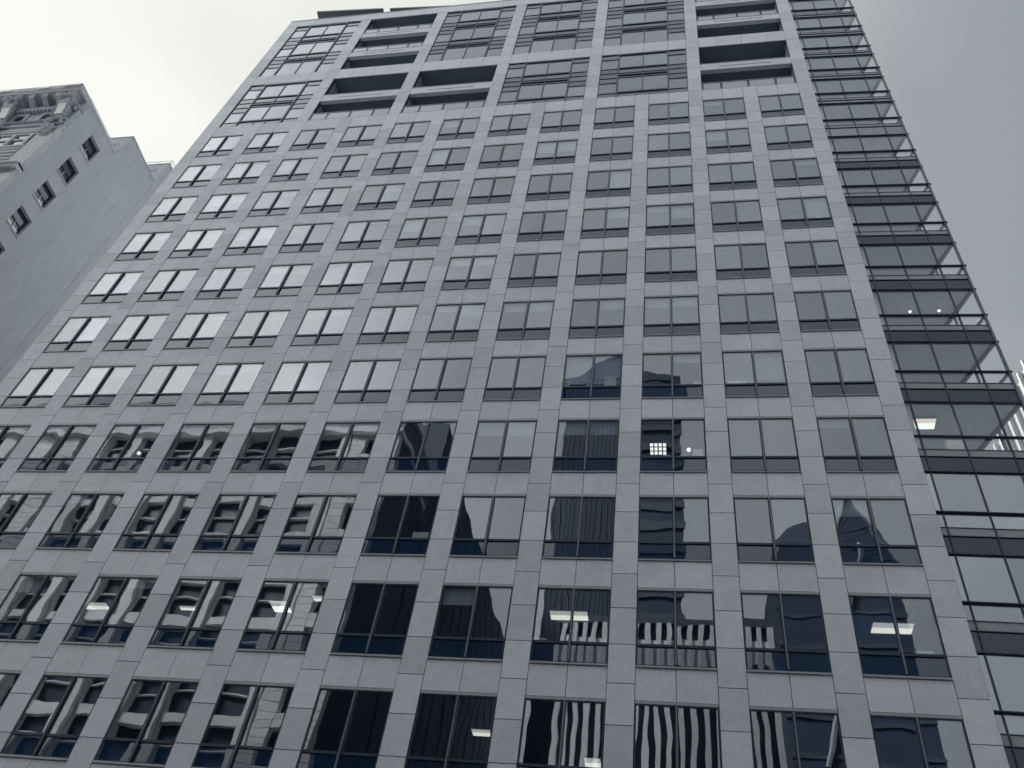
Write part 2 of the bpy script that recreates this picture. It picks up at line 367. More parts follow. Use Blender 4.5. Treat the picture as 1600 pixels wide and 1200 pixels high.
# blinds part-way down in a few windows
rb_ = random.Random(21)
BL = [(10, 10, -1, .45), (3, 7, 1, .3), (6, 8, -1, .35), (8, 6, 1, .25), (11, 4, -1, .15), (1, 9, 1, .4), (9, 5, 1, .2)]
for q in range(46):
    k_, j_ = rb_.randrange(12), rb_.choice((2, 3, 4, 5, 6, 7, 8, 9, 10, 11)); f_ = rb_.choice((.15, .25, .35, .5, .8))
    for s_ in rb_.choice(((-1,), (1,), (-1, 1))):
        if not any(q_[:3] == (k_, j_, s_) for q_ in BL): BL.append((k_, j_, s_, f_ if j_ > 4 else min(f_, .3)))
for k, j, s, f in BL:
    mat = BLIND
    xc = BW * k + WW / 2; a, b = (xc - 1.14, xc - .07) if s < 0 else (xc + .07, xc + 1.14)
    box('roller_blind', a, b, .19, .20, head(j) - .05 - TR * f, head(j) - .03, mat, WIN[k, j])

# upper zone: glazed bays and balcony bays over window pairs
BAYW = 5.66
XS = (0.0, 1.2, 2.83, 4.46, BAYW)
def band(z0, z1):
    for k in range(6):
        x = 6.5 * k
        for a, b in zip(XS[:-1], XS[1:]):
            box('band_panel', x + a + J * .7, x + b - J * .7, 0.008, PB, z0 + .006, z1 - .006, GRANITE2, tower)
        build(MB().box(x, x + BAYW, PB + .004, .3, z0 + .01, z1 - .01), 'band_backing', BACKING, tower)
band(61.67, 63.18)
def glazed_bay(k, tops, zb):
    x = 6.5 * k; zt = tops[0]
    g = empty('glazed_bay', (x + BAYW / 2, .1, zb), tower)
    fr = MB(); th = MB()
    y0, y1 = 0.05, .16
    # thick frame round the middle lights and thin bars at the sides
    zl = zb + .70 if len(tops) == 2 else zb
    for xx in (1.2, 4.46): th.box(x + xx - .055, x + xx + .055, 0.02, y1, zb, zt)
    fr.box(x + 2.83 - .035, x + 2.83 + .035, y0 - .004, y1, zl, zt)
    fr.box(x + .005, x + .035, y0, y1, zb, zt); fr.box(x + BAYW - .035, x + BAYW - .005, y0, y1, zb, zt)
    mids = []; sides = []
    for i, t in enumerate(tops):
        nt_ = tops[i + 1] if i + 1 < len(tops) else None
        if i == 0: th.box(x + 1.255, x + 4.405, 0.02, y1, t - .16, t - .002)
        else: fr.box(x + 1.255, x + 4.405, y0, y1, t - .03, t + .03)
        mids.append(t); sides += [t, t - .73]
        if nt_ is not None:
            th.box(x + 1.255, x + 4.405, 0.02, y1, t - 2.33, t - 2.18); fr.box(x + 1.255, x + 4.405, y0, y1, t - 3.03, t - 2.97)
            th.box(x + 1.255, x + 4.405, 0.02, y1, t - 3.40, t - 3.29)
            mids += [t - 2.25, t - 3.0, t - 3.35]; sides += [t - 2.28, t - 2.96]
        else:
            if len(tops) == 2:
                th.box(x + 1.255, x + 4.405, 0.02, y1, t - 2.32, t - 2.16); mids += [t - 2.24]; sides += [t - 2.27]
                for xx in (2.41, 3.25): fr.box(x + xx - .03, x + xx + .03, y0, y1, zb, t - 2.32)
    mids.append(zb); sides.append(zb)
    for z in sides:
        for a, b in ((.035, 1.145), (4.515, BAYW - .035)): fr.box(x + a, x + b, y0 + .004, y1, max(z - .028, zb), z + (.028 if z < zt - .01 else 0))
    o = build(fr, 'glazing_bars', FRAME, g); o = build(th, 'main_frame', FRAME, g)
    for (a, b) in zip(sides[:-1], sides[1:]):
        for xa, xb in ((.035, 1.145), (4.515, BAYW - .035)):
            big = a - b > 1.2
            o = box('side_pane', x + xa, x + xb, 0.085, .105, b + .028, a - .028, UPPER if big else UPPER2, g)
            o.rotation_euler = (math.radians(random.gauss(0, .12)), 0, math.radians(random.gauss(0, .2)))
    for (a, b) in zip(mids[:-1], mids[1:]):
        if len(tops) == 2 and b == zb: spans = ((1.255, 2.38), (2.44, 3.22), (3.28, 4.405))
        else: spans = ((1.255, 2.795), (2.865, 4.405))
        for xa, xb in spans:
            o = box('pane', x + xa, x + xb, 0.08, .10, b + .04, a - .04, UPPER if a - b > 1.2 else UPPER2, g)
            o.rotation_euler = (math.radians(random.gauss(0, .10)), 0, math.radians(random.gauss(0, .14)))
    # slabs and rooms behind
    for t in tops: build(MB().box(x + .01, x + BAYW - .01, .22, 6.9, t - .02, t + .55), 'floor_slab', CEIL, g)
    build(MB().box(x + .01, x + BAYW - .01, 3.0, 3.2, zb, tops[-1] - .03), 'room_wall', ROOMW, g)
    return g
def balcony_bay(k, tops, zb):
    x = 6.5 * k; D = 1.15; n = len(tops)
    g = empty('balcony_bay', (x + BAYW / 2, .1, zb), tower)
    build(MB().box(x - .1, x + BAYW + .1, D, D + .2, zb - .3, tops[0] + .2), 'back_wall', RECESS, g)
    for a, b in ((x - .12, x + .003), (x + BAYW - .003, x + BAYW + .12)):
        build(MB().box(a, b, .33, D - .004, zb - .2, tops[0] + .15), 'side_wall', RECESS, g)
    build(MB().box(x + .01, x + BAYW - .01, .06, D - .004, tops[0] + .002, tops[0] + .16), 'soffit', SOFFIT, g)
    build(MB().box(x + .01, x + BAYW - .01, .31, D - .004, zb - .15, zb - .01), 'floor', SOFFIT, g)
    for i in range(1, n):
        t = tops[i]; bt = t + (.95 if n == 2 else .85)
        s = empty('slab_edge', (x + BAYW / 2, .2, t), g)
        sz = t + .42
        build(MB().box(x + .004, x + BAYW - .004, .02, .30, sz + .055, bt - .03).box(x + .004, x + BAYW - .004, .02, .30, t, sz - .055)
              .box(x + .004, x + 1.2, .02, .30, sz - .055, sz + .055).box(x + 4.46, x + BAYW - .004, .02, .30, sz - .055, sz + .055), 'edge_beam', GRANITE2, s)
        build(MB().box(x + 1.2, x + 4.46, .10, .29, sz - .054, sz + .054), 'drain_slot', BACKING, s)
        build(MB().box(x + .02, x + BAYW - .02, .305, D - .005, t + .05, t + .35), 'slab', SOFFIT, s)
        build(MB().box(x + .004, x + BAYW - .004, -.005, .31, bt - .028, bt), 'coping', TRIM, s)
    def rail(z0, z1):
        r = empty('railing', (x + BAYW / 2, .1, z0), g)
        ps = (.05, 1.2, 2.83, 4.46, BAYW - .05)
        build(MB().box(x + .01, x + BAYW - .01, .03, .11, z1, z1 + .045), 'handrail', TRIM, r)
        for p in ps: build(MB().box(x + p - .045, x + p + .045, .05, .14, z0, z1 - .002), 'post', FRAME, r)
        for a, b in zip(ps[:-1], ps[1:]): box('rail_glass', x + a + .07, x + b - .07, .06, .08, z0 + .03, z1 - .03, RAILG, r)
    if n == 3:
        rail(tops[1] + .85, tops[1] + 1.65); rail(tops[2] + .85, tops[2] + 1.65)
    else: rail(zb, zb + 1.0)
    build(MB().box(x + .01, x + BAYW - .01, .0, .3, zb - .03, zb - .002) if n == 2 else MB().box(x + .01, x + BAYW - .01, .02, .3, zb + .001, zb + .08), 'threshold', TRIM, g)
    return g
T2, B2 = (61.65, 57.95), 55.03
T3, B3 = (73.0, 69.25, 65.55), 63.20
for k in (0, 3, 4): glazed_bay(k, T2, B2)
for k in (1, 2, 5): balcony_bay(k, T2, B2)
for k in (0, 2, 3, 4): glazed_bay(k, T3, B3)
for k in (1, 5): balcony_bay(k, T3, B3)
# parapet
px = [-0.9] + [0.0 + 6.5 * k + a for k in range(6) for a in (1.2, 4.46)] + [39.0]
for a, b in zip(px[:-1], px[1:]): box('parapet_panel', a + J * .7, b - J * .7, -0.012, PB - .01, 73.06, 74.28, GRANITE2, tower)
build(MB().box(-0.88, 38.98, PB, .34, 73.02, 74.27), 'parapet', BACKING, tower)
build(MB().box(-0.93, 39.03, -.05, .4, 74.284, 74.36), 'coping', TRIM, tower)
# left corner return
for a in range(0, 43):
    z = 0.14 + a * 1.72
    if z < 72.6: box('return_panel', -0.955, -0.905, .0, .9, z + J, z + 1.72 - J, GRANITE, tower)

# roof canopies cantilevered over the parapet
for nm, p0, p1, d0, lab in (('roof_canopy', (0.45, .27), (6.38, .556), 3.2, 'dark flat roof canopy at the tower top, the shorter one nearest its left corner'),
                       ('roof_canopy', (7.0, .61), (19.0, 1.25), 3.2, 'long dark roof canopy right of the short one along the tower top')):
    ex = Vector((p1[0] - p0[0], p1[1] - p0[1])).normalized(); ny = Vector((-ex.y, ex.x))
    poly = [p0, p1, (p1[0] + ny.x * d0, p1[1] + ny.y * d0), (p0[0] + ny.x * d0, p0[1] + ny.y * d0)]
    rc = tag(empty(nm, ((p0[0] + p1[0]) / 2, 2, 74)), lab, 'roof canopy', 'roof canopies on the tower')
    build(MB().prism(poly, 77.0, 77.22), 'deck', ROOFM, rc)
    nrib = 5
    for i in range(nrib):
        f = (i + .5) / nrib; c = Vector(p0) + (Vector(p1) - Vector(p0)) * f
        build(MB().bar((c.x + ny.x * 1.9, c.y + ny.y * 1.9, 73.8), (c.x + ny.x * 1.9, c.y + ny.y * 1.9, 77.0), .07), 'post', ROOFM, rc)

# ------------------------------------------------------------------ glass corner wing (part of the tower)
WA = math.radians(2.0)
wing = empty('glass_corner', (41, 3, 0), tower)
P0 = Vector((39.0, 0.10)); ux = Vector((math.cos(WA), math.sin(WA))); XC = 4.16
PC = P0 + ux * XC
sdv = Vector((-0.33, 0.944)).normalized(); SLN = 8.2
PD = PC + sdv * SLN
def on_w(u): return P0 + ux * u
def on_s(u): return PC + sdv * u
def strip(name, line, u0, u1, z0, z1, t0, t1, mat, parent, rot=0.0):
    """slab on the front (line=on_w) or side (line=on_s) face; t = depth measured inward"""
    d = ux if line is on_w else sdv; n = Vector((-d.y, d.x))
    a, b = line(u0), line(u1)
    poly = [a + n * t0, b + n * t0, b + n * t1, a + n * t1]
    return build(MB().prism([(p.x, p.y) for p in poly], z0, z1), name, mat, parent)
TZ = [14.75 + 3.505 * i for i in range(10)] + [50.05] + [53.45 + 3.34 * i for i in range(7)]
UM = [0.24, 1.69, 3.16, XC]
US = [0.0, 1.5, 3.0, 4.5, 6.0, 7.5, SLN]
ZT = TZ[-1] + 2.2
zlast = 74.2
build(MB().prism([(39.0, .40), tuple(on_w(.3) + Vector((0, .4))), (39.6, 7.0), (39.0, 7.0)], 0, zlast), 'inner_wall', WCEIL, wing)
for i, T in enumerate(TZ):
    up = i >= 10
    zb = T - (0.90 if up else 0.97)                       # top of the dark band
    zv = T - (1.32 if up else 1.70)                       # head of the storey below
    if i == 10: zb, zv = T - .92, T - 1.95
    nv = (TZ[i + 1] - (1.32 if i >= 9 else 1.70) if i + 1 < len(TZ) else 74.2)
    if i == 9: nv = TZ[10] - 1.95
    zs = T - (.62 if not up else .60)
    ref = (T < 24.5)
    wo = empty('storey', (41, 1, T), wing)
    for line, ums in ((on_w, [0.02] + UM), (on_s, US)):
        for a, b in zip(ums[:-1], ums[1:]):
            gm = (WINGR if ref else WINGG)
            for nm_, z0, z1, mt in (('pane', T + .03, nv - .03, gm), ('low_pane', zs + .02, T - .03, gm), ('strip_panel', zb + .02, zs - .02, WINGS), ('band_pane', zv + .03, zb - .02, WINGD if not up else WINGU)):
                if line is on_s and a > 6 and nm_ != 'band_pane': continue
                if z1 - z0 < .05: continue
                strip(nm_, line, a + .02, b - .02, z0, z1, .02, .045, mt, wo)
        u0, u1 = (ums[0], ums[-1] + (.10 if line is on_w else 0))
        strip('fin', line, u0 - (.03 if line is on_w else 0), u1, T - .018, T + .018, -.075, .06, FRAME, wo)
        strip('fin', line, u0, u1, zv - .016, zv + .016, -.05, .06, FRAME, wo)
        strip('bar', line, u0, u1 - .06, zs - .013, zs + .013, 0.0, .06, FRAME, wo)
        strip('bar', line, u0, u1 - .06, zb - .013, zb + .013, -.02, .06, FRAME, wo)
    # floor slab with a deep soffit beam along the slanted side
    poly = [(39.05, .30), tuple(on_w(XC - .12) + Vector((-.05, .16))), tuple(PD + Vector((-.2, -.1))), (39.05, PD.y)]
    build(MB().prism(poly, zv + .06, zs - .03), 'floor_slab', WCEIL, wo)
for line, ums in ((on_w, UM[:-1]), (on_s, US[1:])):
    for u in ums: strip('mullion', line, u - .022, u + .022, 1.0, zlast, -.02, .10, FRAME, wing)
strip('corner_post', on_w, XC - .05, XC + .03, 1.0, zlast, -.05, .08, MULL, wing)
for u in (1.1,):
    pass
# ------------------------------------------------------------------ left: old building with a carved cornice
XL = -16.0; YF = 1.45
old = tag(empty('old_building', (-24, 6, 0)), 'older stone building with carved cornice and bare side wall left of the tower', 'building')
# side wall with a column of window openings
wz = [(61.42 - 3.62 * n, 63.45 - 3.62 * n) for n in range(14)]
WY0, WY1 = 3.66, 5.12
b = MB(); zt = 65.0
b.box(XL - .45, XL, YF + .03, WY0, 0, zt - .05); b.box(XL - .45, XL, WY1, 6.45, 0, zt - .05)
prev = zt - .05
for z0, z1 in wz:
    b.box(XL - .45, XL, WY0, WY1, z1, prev); prev = z0
b.box(XL - .45, XL, WY0, WY1, 0, prev)
build(b, 'side_wall', STUCCO, old)
build(MB().box(XL - .5, XL + .04, 1.40, 6.45, zt - .05, 65.30), 'roof_edge', STUCCO, old)
build(MB().box(-40, XL - .46, YF + .5, 6.4, 0, 64.9), 'body', OLDDK, old)
build(MB().box(-40, XL, 6.46, 10.92, 0, 68.45), 'upper_block', STUCCO, old)
build(MB().box(-40, XL + .05, 6.41, 10.92, 68.45, 68.58), 'roof_edge', OLDDK, old)
build(MB().box(-40, XL, 10.94, 30, 0, 71.85), 'rear_block', STUCCO, old)
build(MB().box(-40, XL + .05, 10.90, 30, 71.85, 71.98), 'roof_edge', OLDDK, old)
build(MB().box(-17.9, -16.9, 10.90, 10.95, 70.6, 71.1), 'vent', OLDDK, old)
for n, (z0, z1) in enumerate(wz[:8]):
    wo = empty('window', (XL - .3, (WY0 + WY1) / 2, z0), old)
    build(MB().box(XL - .38, XL - .35, WY0 + .06, WY1 - .06, z0 + .06, z1 - .06), 'pane', OLDGL, wo)
    zm = (z0 + z1) / 2
    build(MB().box(XL - .36, XL - .28, WY0, WY0 + .07, z0, z1).box(XL - .36, XL - .28, WY1 - .07, WY1, z0, z1).box(XL - .36, XL - .28, WY0 + .07, WY1 - .07, z1 - .07, z1).box(XL - .36, XL - .28, WY0 + .07, WY1 - .07, z0, z0 + .07).box(XL - .345, XL - .285, WY0 + .07, WY1 - .07, zm - .035, zm + .035), 'frame', FRAME, wo)
    ym = (WY0 + WY1) / 2
    build(MB().box(XL - .345, XL - .285, ym - .03, ym + .03, z0 + .07, zm - .035), 'glazing_bar', WFRAME, wo)
    build(MB().box(XL - .10, XL + .09, WY0 - .06, WY1 + .06, z0 - .10, z0 - .002), 'sill', OLDST, wo)
    for a, c in ((WY0 + .12, ym - .08), (ym + .08, WY1 - .12)):
        if (n + (a > 4)) % 3 != 2: build(MB().box(XL - .346, XL - .335, a, c, z0 + .1, z0 + (.62 if n != 1 else .35)), 'lower_shade', WHITE, wo)
# carved front
front = MB().box(-40, XL - .46, YF + .12, YF + .5, 0, 63.6)
build(front, 'front_wall', OLDST, old)
for i in range(5):                                             # pilasters
    xr = XL + .014 - i * 5.1
    pl = build(MB().box(xr - 1.55, xr, YF, YF + .44, 54.7, 60.2), 'pilaster', OLDST, old)
    build(MB().box(xr - 1.62, xr - 1.56, YF + .02, YF + .1, 54.7, 60.2), 'edge_fillet', OLDST, pl)
    build(MB().box(xr - 1.62, xr - .0, YF + .0, YF + .44, 40.0, 53.4), 'shaft', OLDST, pl)
    # leafy capital and garland
    rnd = random.Random(40 + i); cp = MB()
    for q in range(46):
        u = rnd.random(); zz = 59.2 + u * 2.0
        cp.ball((xr - .85 + rnd.uniform(-.75, .8) * (.35 + .65 * u), YF - .06 - .28 * u + rnd.uniform(-.1, .1), zz), rnd.uniform(.10, .24), 7, 5, (1, .8, 1.2))
    build(cp, 'leafy_capital', OLDDK, pl)
    # scroll bracket with pale front plate
    br = build(MB().extr_x([(YF, 61.6), (YF - .38, 61.9), (YF - .55, 62.6), (YF - .85, 63.3), (YF - 1.0, 64.2), (YF, 64.2)], xr - 1.35, xr - .45), 'scroll_bracket', OLDDK, old)
    build(MB().extr_x([(YF - .40, 61.95), (YF - .57, 62.65), (YF - .74, 63.05), (YF - .78, 63.02), (YF - .62, 62.6), (YF - .45, 61.92)], xr - 1.25, xr - .55), 'face_plate', PLATE, br)
    sc_ = MB()
    for q in range(5):
        a = .5 + q * .5; sc_.ball((xr - .38, YF - .35 - .1 * q, 61.9 + .45 * q), .22, 8, 6, (.5, 1, 1)); sc_.ball((xr - 1.42, YF - .35 - .1 * q, 61.9 + .45 * q), .22, 8, 6, (.5, 1, 1))
    build(sc_, 'scroll', OLDDK, br)
    hd = MB()
    for q in range(16): hd.ball((xr - .9 + rnd.uniform(-.5, .5), YF - .95 + rnd.uniform(-.2, .2), 64.0 + rnd.uniform(-.35, .4)), rnd.uniform(.14, .26), 7, 5)
    build(hd, 'carved_head', OLDDK, br)
build(MB().box(-40, XL + .015, YF - .14, YF + .44, 61.35, 61.62).box(-40, XL + .012, YF - .05, YF + .44, 60.95, 61.348), 'architrave', OLDDK, old)
rb = MB(); rnd = random.Random(5)
for i in range(120): rb.ball((XL - .1 - i * .2, YF - .17, 61.45 + .06 * math.sin(i * 1.7)), .11, 6, 4)
build(rb, 'bead_moulding', OLDDK, old)
build(MB().box(-40, XL + .015, YF + .02, YF + .44, 61.63, 63.55), 'frieze', OLDDK, old)
for i in range(9):                                             # framed frieze windows
    xr = XL - 1.55 - i * 2.55 - (i // 2) * 0
    fw = build(MB().box(xr - 1.35, xr - 1.2, YF - .12, YF + .03, 61.75, 63.0).box(xr - .2, xr - .05, YF - .12, YF + .03, 61.75, 63.0).box(xr - 1.2, xr - .2, YF - .12, YF + .03, 62.85, 63.0), 'frieze_frame', OLDST, old)
    build(MB().box(xr - 1.2, xr - .2, YF - .02, YF + .015, 61.75, 62.85), 'pane', OLDGL, fw)
for i in range(48):
    x1 = XL - .12 - i * .34
    box('dentil', x1 - .2, x1, YF - .34, YF - .02, 63.1, 63.45, OLDDK, old)
build(MB().box(-40, XL + .015, YF - .30, YF + .44, 63.46, 63.75), 'bed_moulding', OLDDK, old)
for i in range(18):
    x1 = XL - .45 - i * 1.22
    mo = build(MB().extr_x([(YF - .02, 63.9), (YF - .3, 63.92), (YF - .95, 64.25), (YF - 1.0, 64.6), (YF - .02, 64.6)], x1 - .5, x1), 'corbel', OLDDK, old)
    build(MB().box(x1 - .56, x1 + .06, YF - 1.05, YF - .02, 64.602, 64.70), 'cap', OLDST, mo)
build(MB().box(-40, XL + .015, YF - .05, YF + .44, 63.76, 64.72), 'cornice_wall', OLDDK, old)
co = build(MB().extr_x([(YF + .45, 64.722), (YF - 1.12, 64.722), (YF - 1.14, 64.86), (YF - 1.26, 64.92), (YF - 1.32, 65.32), (YF + .45, 65.34)], -40, XL + .02), 'cornice', OLDST, old)
for i, (a, c) in enumerate(((.05, 1.6), (2.9, 3.9), (6.4, 7.5), (10.3, 11.4))):
    box('patched_block', XL - c, XL - a, YF - 1.345, YF - 1.325, 64.96, 65.30, PLATE if i else OLDST, old)
# cornice return round the corner: pale stone ends
for a, c, z in ((.62, 1.32, 64.55), (1.35, 1.9, 64.0)): pass
for i, z in enumerate((60.35, 59.95, 59.5, 57.6, 57.2, 56.7, 56.2, 55.6, 55.1)):
    build(MB().box(-40, XL - 1.64, YF - .02 - .03 * (i % 2), YF + .12, z, z + .16), 'moulding', OLDST, old)
for i in range(4):                                             # mullioned front windows
    xa = XL - 1.7 - i * 5.1
    fw = empty('front_window', (xa - 1.7, YF, 57.6), old)
    build(MB().box(xa - 3.3, xa - .1, YF + .06, YF + .115, 57.9, 59.4), 'pane', OLDGL, fw)
    build(MB().box(xa - 1.75, xa - 1.5, YF - .12, YF + .1, 57.8, 59.48), 'mullion', OLDST, fw)
    build(MB().box(xa - 3.3, xa - 1.76, YF - .02, YF + .1, 58.6, 58.78).box(xa - 1.49, xa - .1, YF - .02, YF + .1, 58.6, 58.78), 'transom', OLDST, fw)
    build(MB().box(xa - .32, xa - .1, YF - .05, YF + .1, 57.8, 59.48).box(xa - 3.3, xa - 3.1, YF - .05, YF + .1, 57.8, 59.48), 'jamb', OLDST, fw)
build(MB().box(-40, XL + .02, YF - .22, YF + .43, 53.9, 54.66).box(-40, XL + .02, YF - .42, YF + .43, 54.3, 54.5), 'string_course', OLDST, old)
en = MB()
for i in range(60): en.ball((XL - .15 - i * .4, YF - .3, 53.75), .17, 6, 5, (1, 1, .8))
build(en, 'egg_moulding', OLDDK, old)
# roof railings and pipe
def railing(name, pts, h, n, label, mat, cat='railing'):
    r = tag(empty(name, pts[0]), label, cat, 'roof railings on the old building')
    for a, c in zip(pts[:-1], pts[1:]):
        a, c = Vector(a), Vector(c)
        for hh in (h, h * .55): build(MB().bar(a + Vector((0, 0, hh)), c + Vector((0, 0, hh)), .025), 'rail', mat, r)
    for i in range(n + 1):
        f = i / n * (len(pts) - 1); s = min(int(f), len(pts) - 2); p = Vector(pts[s]).lerp(Vector(pts[s + 1]), f - s)
        build(MB().bar(p, p + Vector((0, 0, h)), .022), 'post', mat, r)
railing('roof_railing', [(XL - .4, 1.7, 65.0), (XL - .4, 6.3, 65.0)], 1.0, 4, 'thin pale railing along the sloping lower roof edge of the old building', PLATE)
railing('roof_railing', [(-20.5, 11.2, 71.98), (XL - .2, 11.2, 71.98), (XL - .2, 16, 71.98)], .95, 6, 'thin railing round the highest rear block of the old building', TRIM)
vp = tag(empty('vent_pipe', (XL - .9, 5.9, 64.9)), 'small dark vent pipe with a cross arm on the old building roof', 'pipe')
build(MB().bar((XL - .4, 6.0, 64.9), (XL - .4, 6.0, 66.5), .05), 'stack', OLDDK, vp)
build(MB().bar((XL - .75, 6.0, 66.3), (XL - .05, 6.0, 66.3), .04), 'cross_arm', OLDDK, vp)

# ------------------------------------------------------------------ right: ribbed white tower far behind the glass corner
RIBM = plain('rib_metal', (0.52, 0.53, 0.55), 0.6)
rt = tag(empty('ribbed_tower', (75, 90, 0)), 'pale tower with thin white vertical ribs behind the glass corner at right edge', 'tower')
build(MB().box(60.35, 85, 20, 70, 0, 63.6), 'body', plain('ribbed_tower_wall', (0.30, 0.31, 0.335), .6), rt)
for i in range(24): box('rib', 60.0, 60.34, 20.1 + i * 1.5, 20.35 + i * 1.5, 0, 63.75, RIBM, rt)

# ------------------------------------------------------------------ opposite side of the street (seen mirrored in the panes)
lime = tag(empty('limestone_building', (-18, -34, 0)), 'pale pilastered stone building mirrored in the lower left windows', 'building')
LX0, LX1, LY, LH = -48.0, 6.2, -30.0, 58.6
build(MB().box(LX0, LX1 - .02, -41.0, LY - .75, 0, LH - .4), 'body', LIMEDK, lime)
build(MB().box(LX1 - .4, LX1, -41.0, LY - .76, 0, LH - .4), 'side_wall', DARKT, lime)
build(MB().box(LX0 - .6, LX1 + .5, -41.2, LY + .7, LH - .9, LH), 'cornice', LIMEST, lime)
build(MB().box(LX0 - .3, LX1 + .2, -41.0, LY + .25, LH - 3.2, LH - .902), 'frieze', DARKB, lime)
build(MB().box(LX0 - .3, LX1 + .2, -41.0, LY + .35, LH - 3.75, LH - 3.202), 'string_course', LIMEST, lime)
FHL = 3.95; PWL = 3.45
xs = []; x = LX1 - 4.6
while x > LX0: xs.append(x); x -= PWL
rust = lambda i: i in (8, 9)
for i, x in enumerate(xs):
    if not rust(i):
        p_ = build(MB().box(x - 0.80, x, LY - .74, LY, 0, LH - 3.76), 'pilaster', LIMEST, lime)
        build(MB().box(x - 1.0, x - .86, LY - .74, LY - .35, 0, LH - 3.76).box(x + .05, x + .18, LY - .74, LY - .35, 0, LH - 3.76), 'fillet', LIMEST, p_)
    for f in range(3, 14):
        z = LH - 3.76 - (f - 2) * FHL
        if z < 4: break
        if i + 1 < len(xs):
            if rust(i):
                for q in range(6): build(MB().box(x - 1.35, x + .3, LY - .7, LY - .05, z + q * .65, z + q * .65 + .6), 'rusticated_block', LIMEST, lime)
            sp = build(MB().box(x - PWL + .19, x - 1.01, LY - .74, LY - .3, z - .1, z + .7), 'spandrel', LIMEST, lime)
            build(MB().box(x - PWL + .19, x - 1.01, LY - .74, LY - .45, z + 2.35, z + 2.45), 'window_bar', LIMEST, sp)
# rusticated corner bay
for f in range(2, 14):
    z = LH - 3.76 - (f - 1) * FHL
    if z < 4: break
    for q in range(6):
        za, zb_ = z + q * .658, z + q * .658 + .61
        build(MB().box(LX1 - 1.1, LX1 + .02, LY - .9, LY - .02, za, zb_), 'corner_block', LIMEST, lime)
        build(MB().box(LX1 - 4.4, LX1 - 3.1, LY - .74, LY - .02, za, zb_), 'corner_block', LIMEST, lime)
        if q < 2: build(MB().box(LX1 - 3.08, LX1 - 1.12, LY - .74, LY - .05, za, zb_), 'corner_block', LIMEST, lime)
slab2 = tag(empty('dark_slab_building', (0, -60, 0)), 'dark slab building whose slanting roofline is mirrored beside the stone one', 'building')
build(MB().box(-24, 5.6, -100, -43, 0, 69.0), 'body', DARKT, slab2)
for i in range(18): build(MB().box(5.6, 5.68, -99 + i * 3.1, -98.8 + i * 3.1, 0, 69), 'seam', DARKB, slab2)
mid = tag(empty('dark_tower', (24, -66, 0)), 'dark banded tower mirrored in the middle windows', 'tower')
build(MB().box(15.4, 31.2, -84, -60, 0, 94.6), 'body', DARKT, mid)
cb = MB().extr_y([(14.2, 94.5)] + [(14.2 + 9.6 * a / 16, 94.9 + 6.8 * (a / 16) ** 1.35) for a in range(17)] + [(25.2, 101.9), (26.2, 96.5), (28.5, 95.4), (31.3, 95.2), (31.3, 94.5)], -84, -59.9)
build(cb, 'crown', DARKT, mid)
for i in range(26): build(MB().box(25.6, 31.35, -60, -59.75, 8 + i * 3.15, 9.1 + i * 3.15), 'band', DARKB, mid)
for i in range(17): build(MB().box(15.6 + i * .6, 15.68 + i * .6, -60, -59.92, 4, 94.4), 'fin', DARKB, mid)
finb = tag(empty('finned_building', (29, -38, 0)), 'white vertical-finned building mirrored in the bottom row right of centre', 'building')
build(MB().box(22.2, 36.6, -46, -30.9, 0, 36.4), 'body', DARKT, finb)
build(MB().box(22.0, 36.8, -46, -30.45, 36.4, 37.0), 'roof_edge', DARKB, finb)
build(MB().box(22.2, 36.6, -30.9, -30.6, 33.4, 35.3), 'attic_band', WHITEF, finb)
for i in range(20): box('fin', 22.25 + i * .75, 22.25 + i * .75 + .34, -30.92, -30.4, .2, 36.38, WHITEF, finb)
arch = tag(empty('arched_roof_tower', (47, -66, 0)), 'dark tower with arched roof and lattice peak mirrored in the right windows', 'tower')
build(MB().extr_x([(-84, 0), (-60, 0), (-60, 63.5), (-84, 63.5)], 40.8, 54.2), 'body', DARKT, arch)
ar = MB().extr_y([(45.4 - 4.6 * math.cos(math.pi * a / 20), 63.45 + 5.2 * math.sin(math.pi * a / 20)) for a in range(21)], -84, -60)
build(ar, 'arched_roof', DARKB, arch)
pk = MB(); c = Vector((50.6, -62.5, 75.5)); base = [Vector((47.2, -60.2, 63.4)), Vector((54.0, -60.2, 63.4)), Vector((54.0, -66, 63.4)), Vector((47.2, -66, 63.4))]
for i in range(4):
    pk.bar(base[i], c, .16)
    for f in (.25, .5, .75):
        pk.bar(base[i].lerp(c, f), base[(i + 1) % 4].lerp(c, f), .10); pk.bar(base[i].lerp(c, f - .25), base[(i + 1) % 4].lerp(c, f), .08)
build(pk, 'lattice_peak', DARKB, arch)
pv = MB(); pv.v = [tuple(b_ * .96 + c * .04) for b_ in base] + [tuple(c * .97 + base[0] * .03)]; pv.f = [(0, 1, 4), (1, 2, 4), (2, 3, 4), (3, 0, 4)]
build(pv, 'peak_glazing', DARKT, arch)
build(MB().bar((43.6, -59.7, 40), (50.5, -59.7, 66), .28), 'brace', TRIM, arch)
for i in range(15): build(MB().box(40.7, 54.3, -60, -59.85, 5 + i * 4, 5.5 + i * 4), 'band', DARKB, arch)

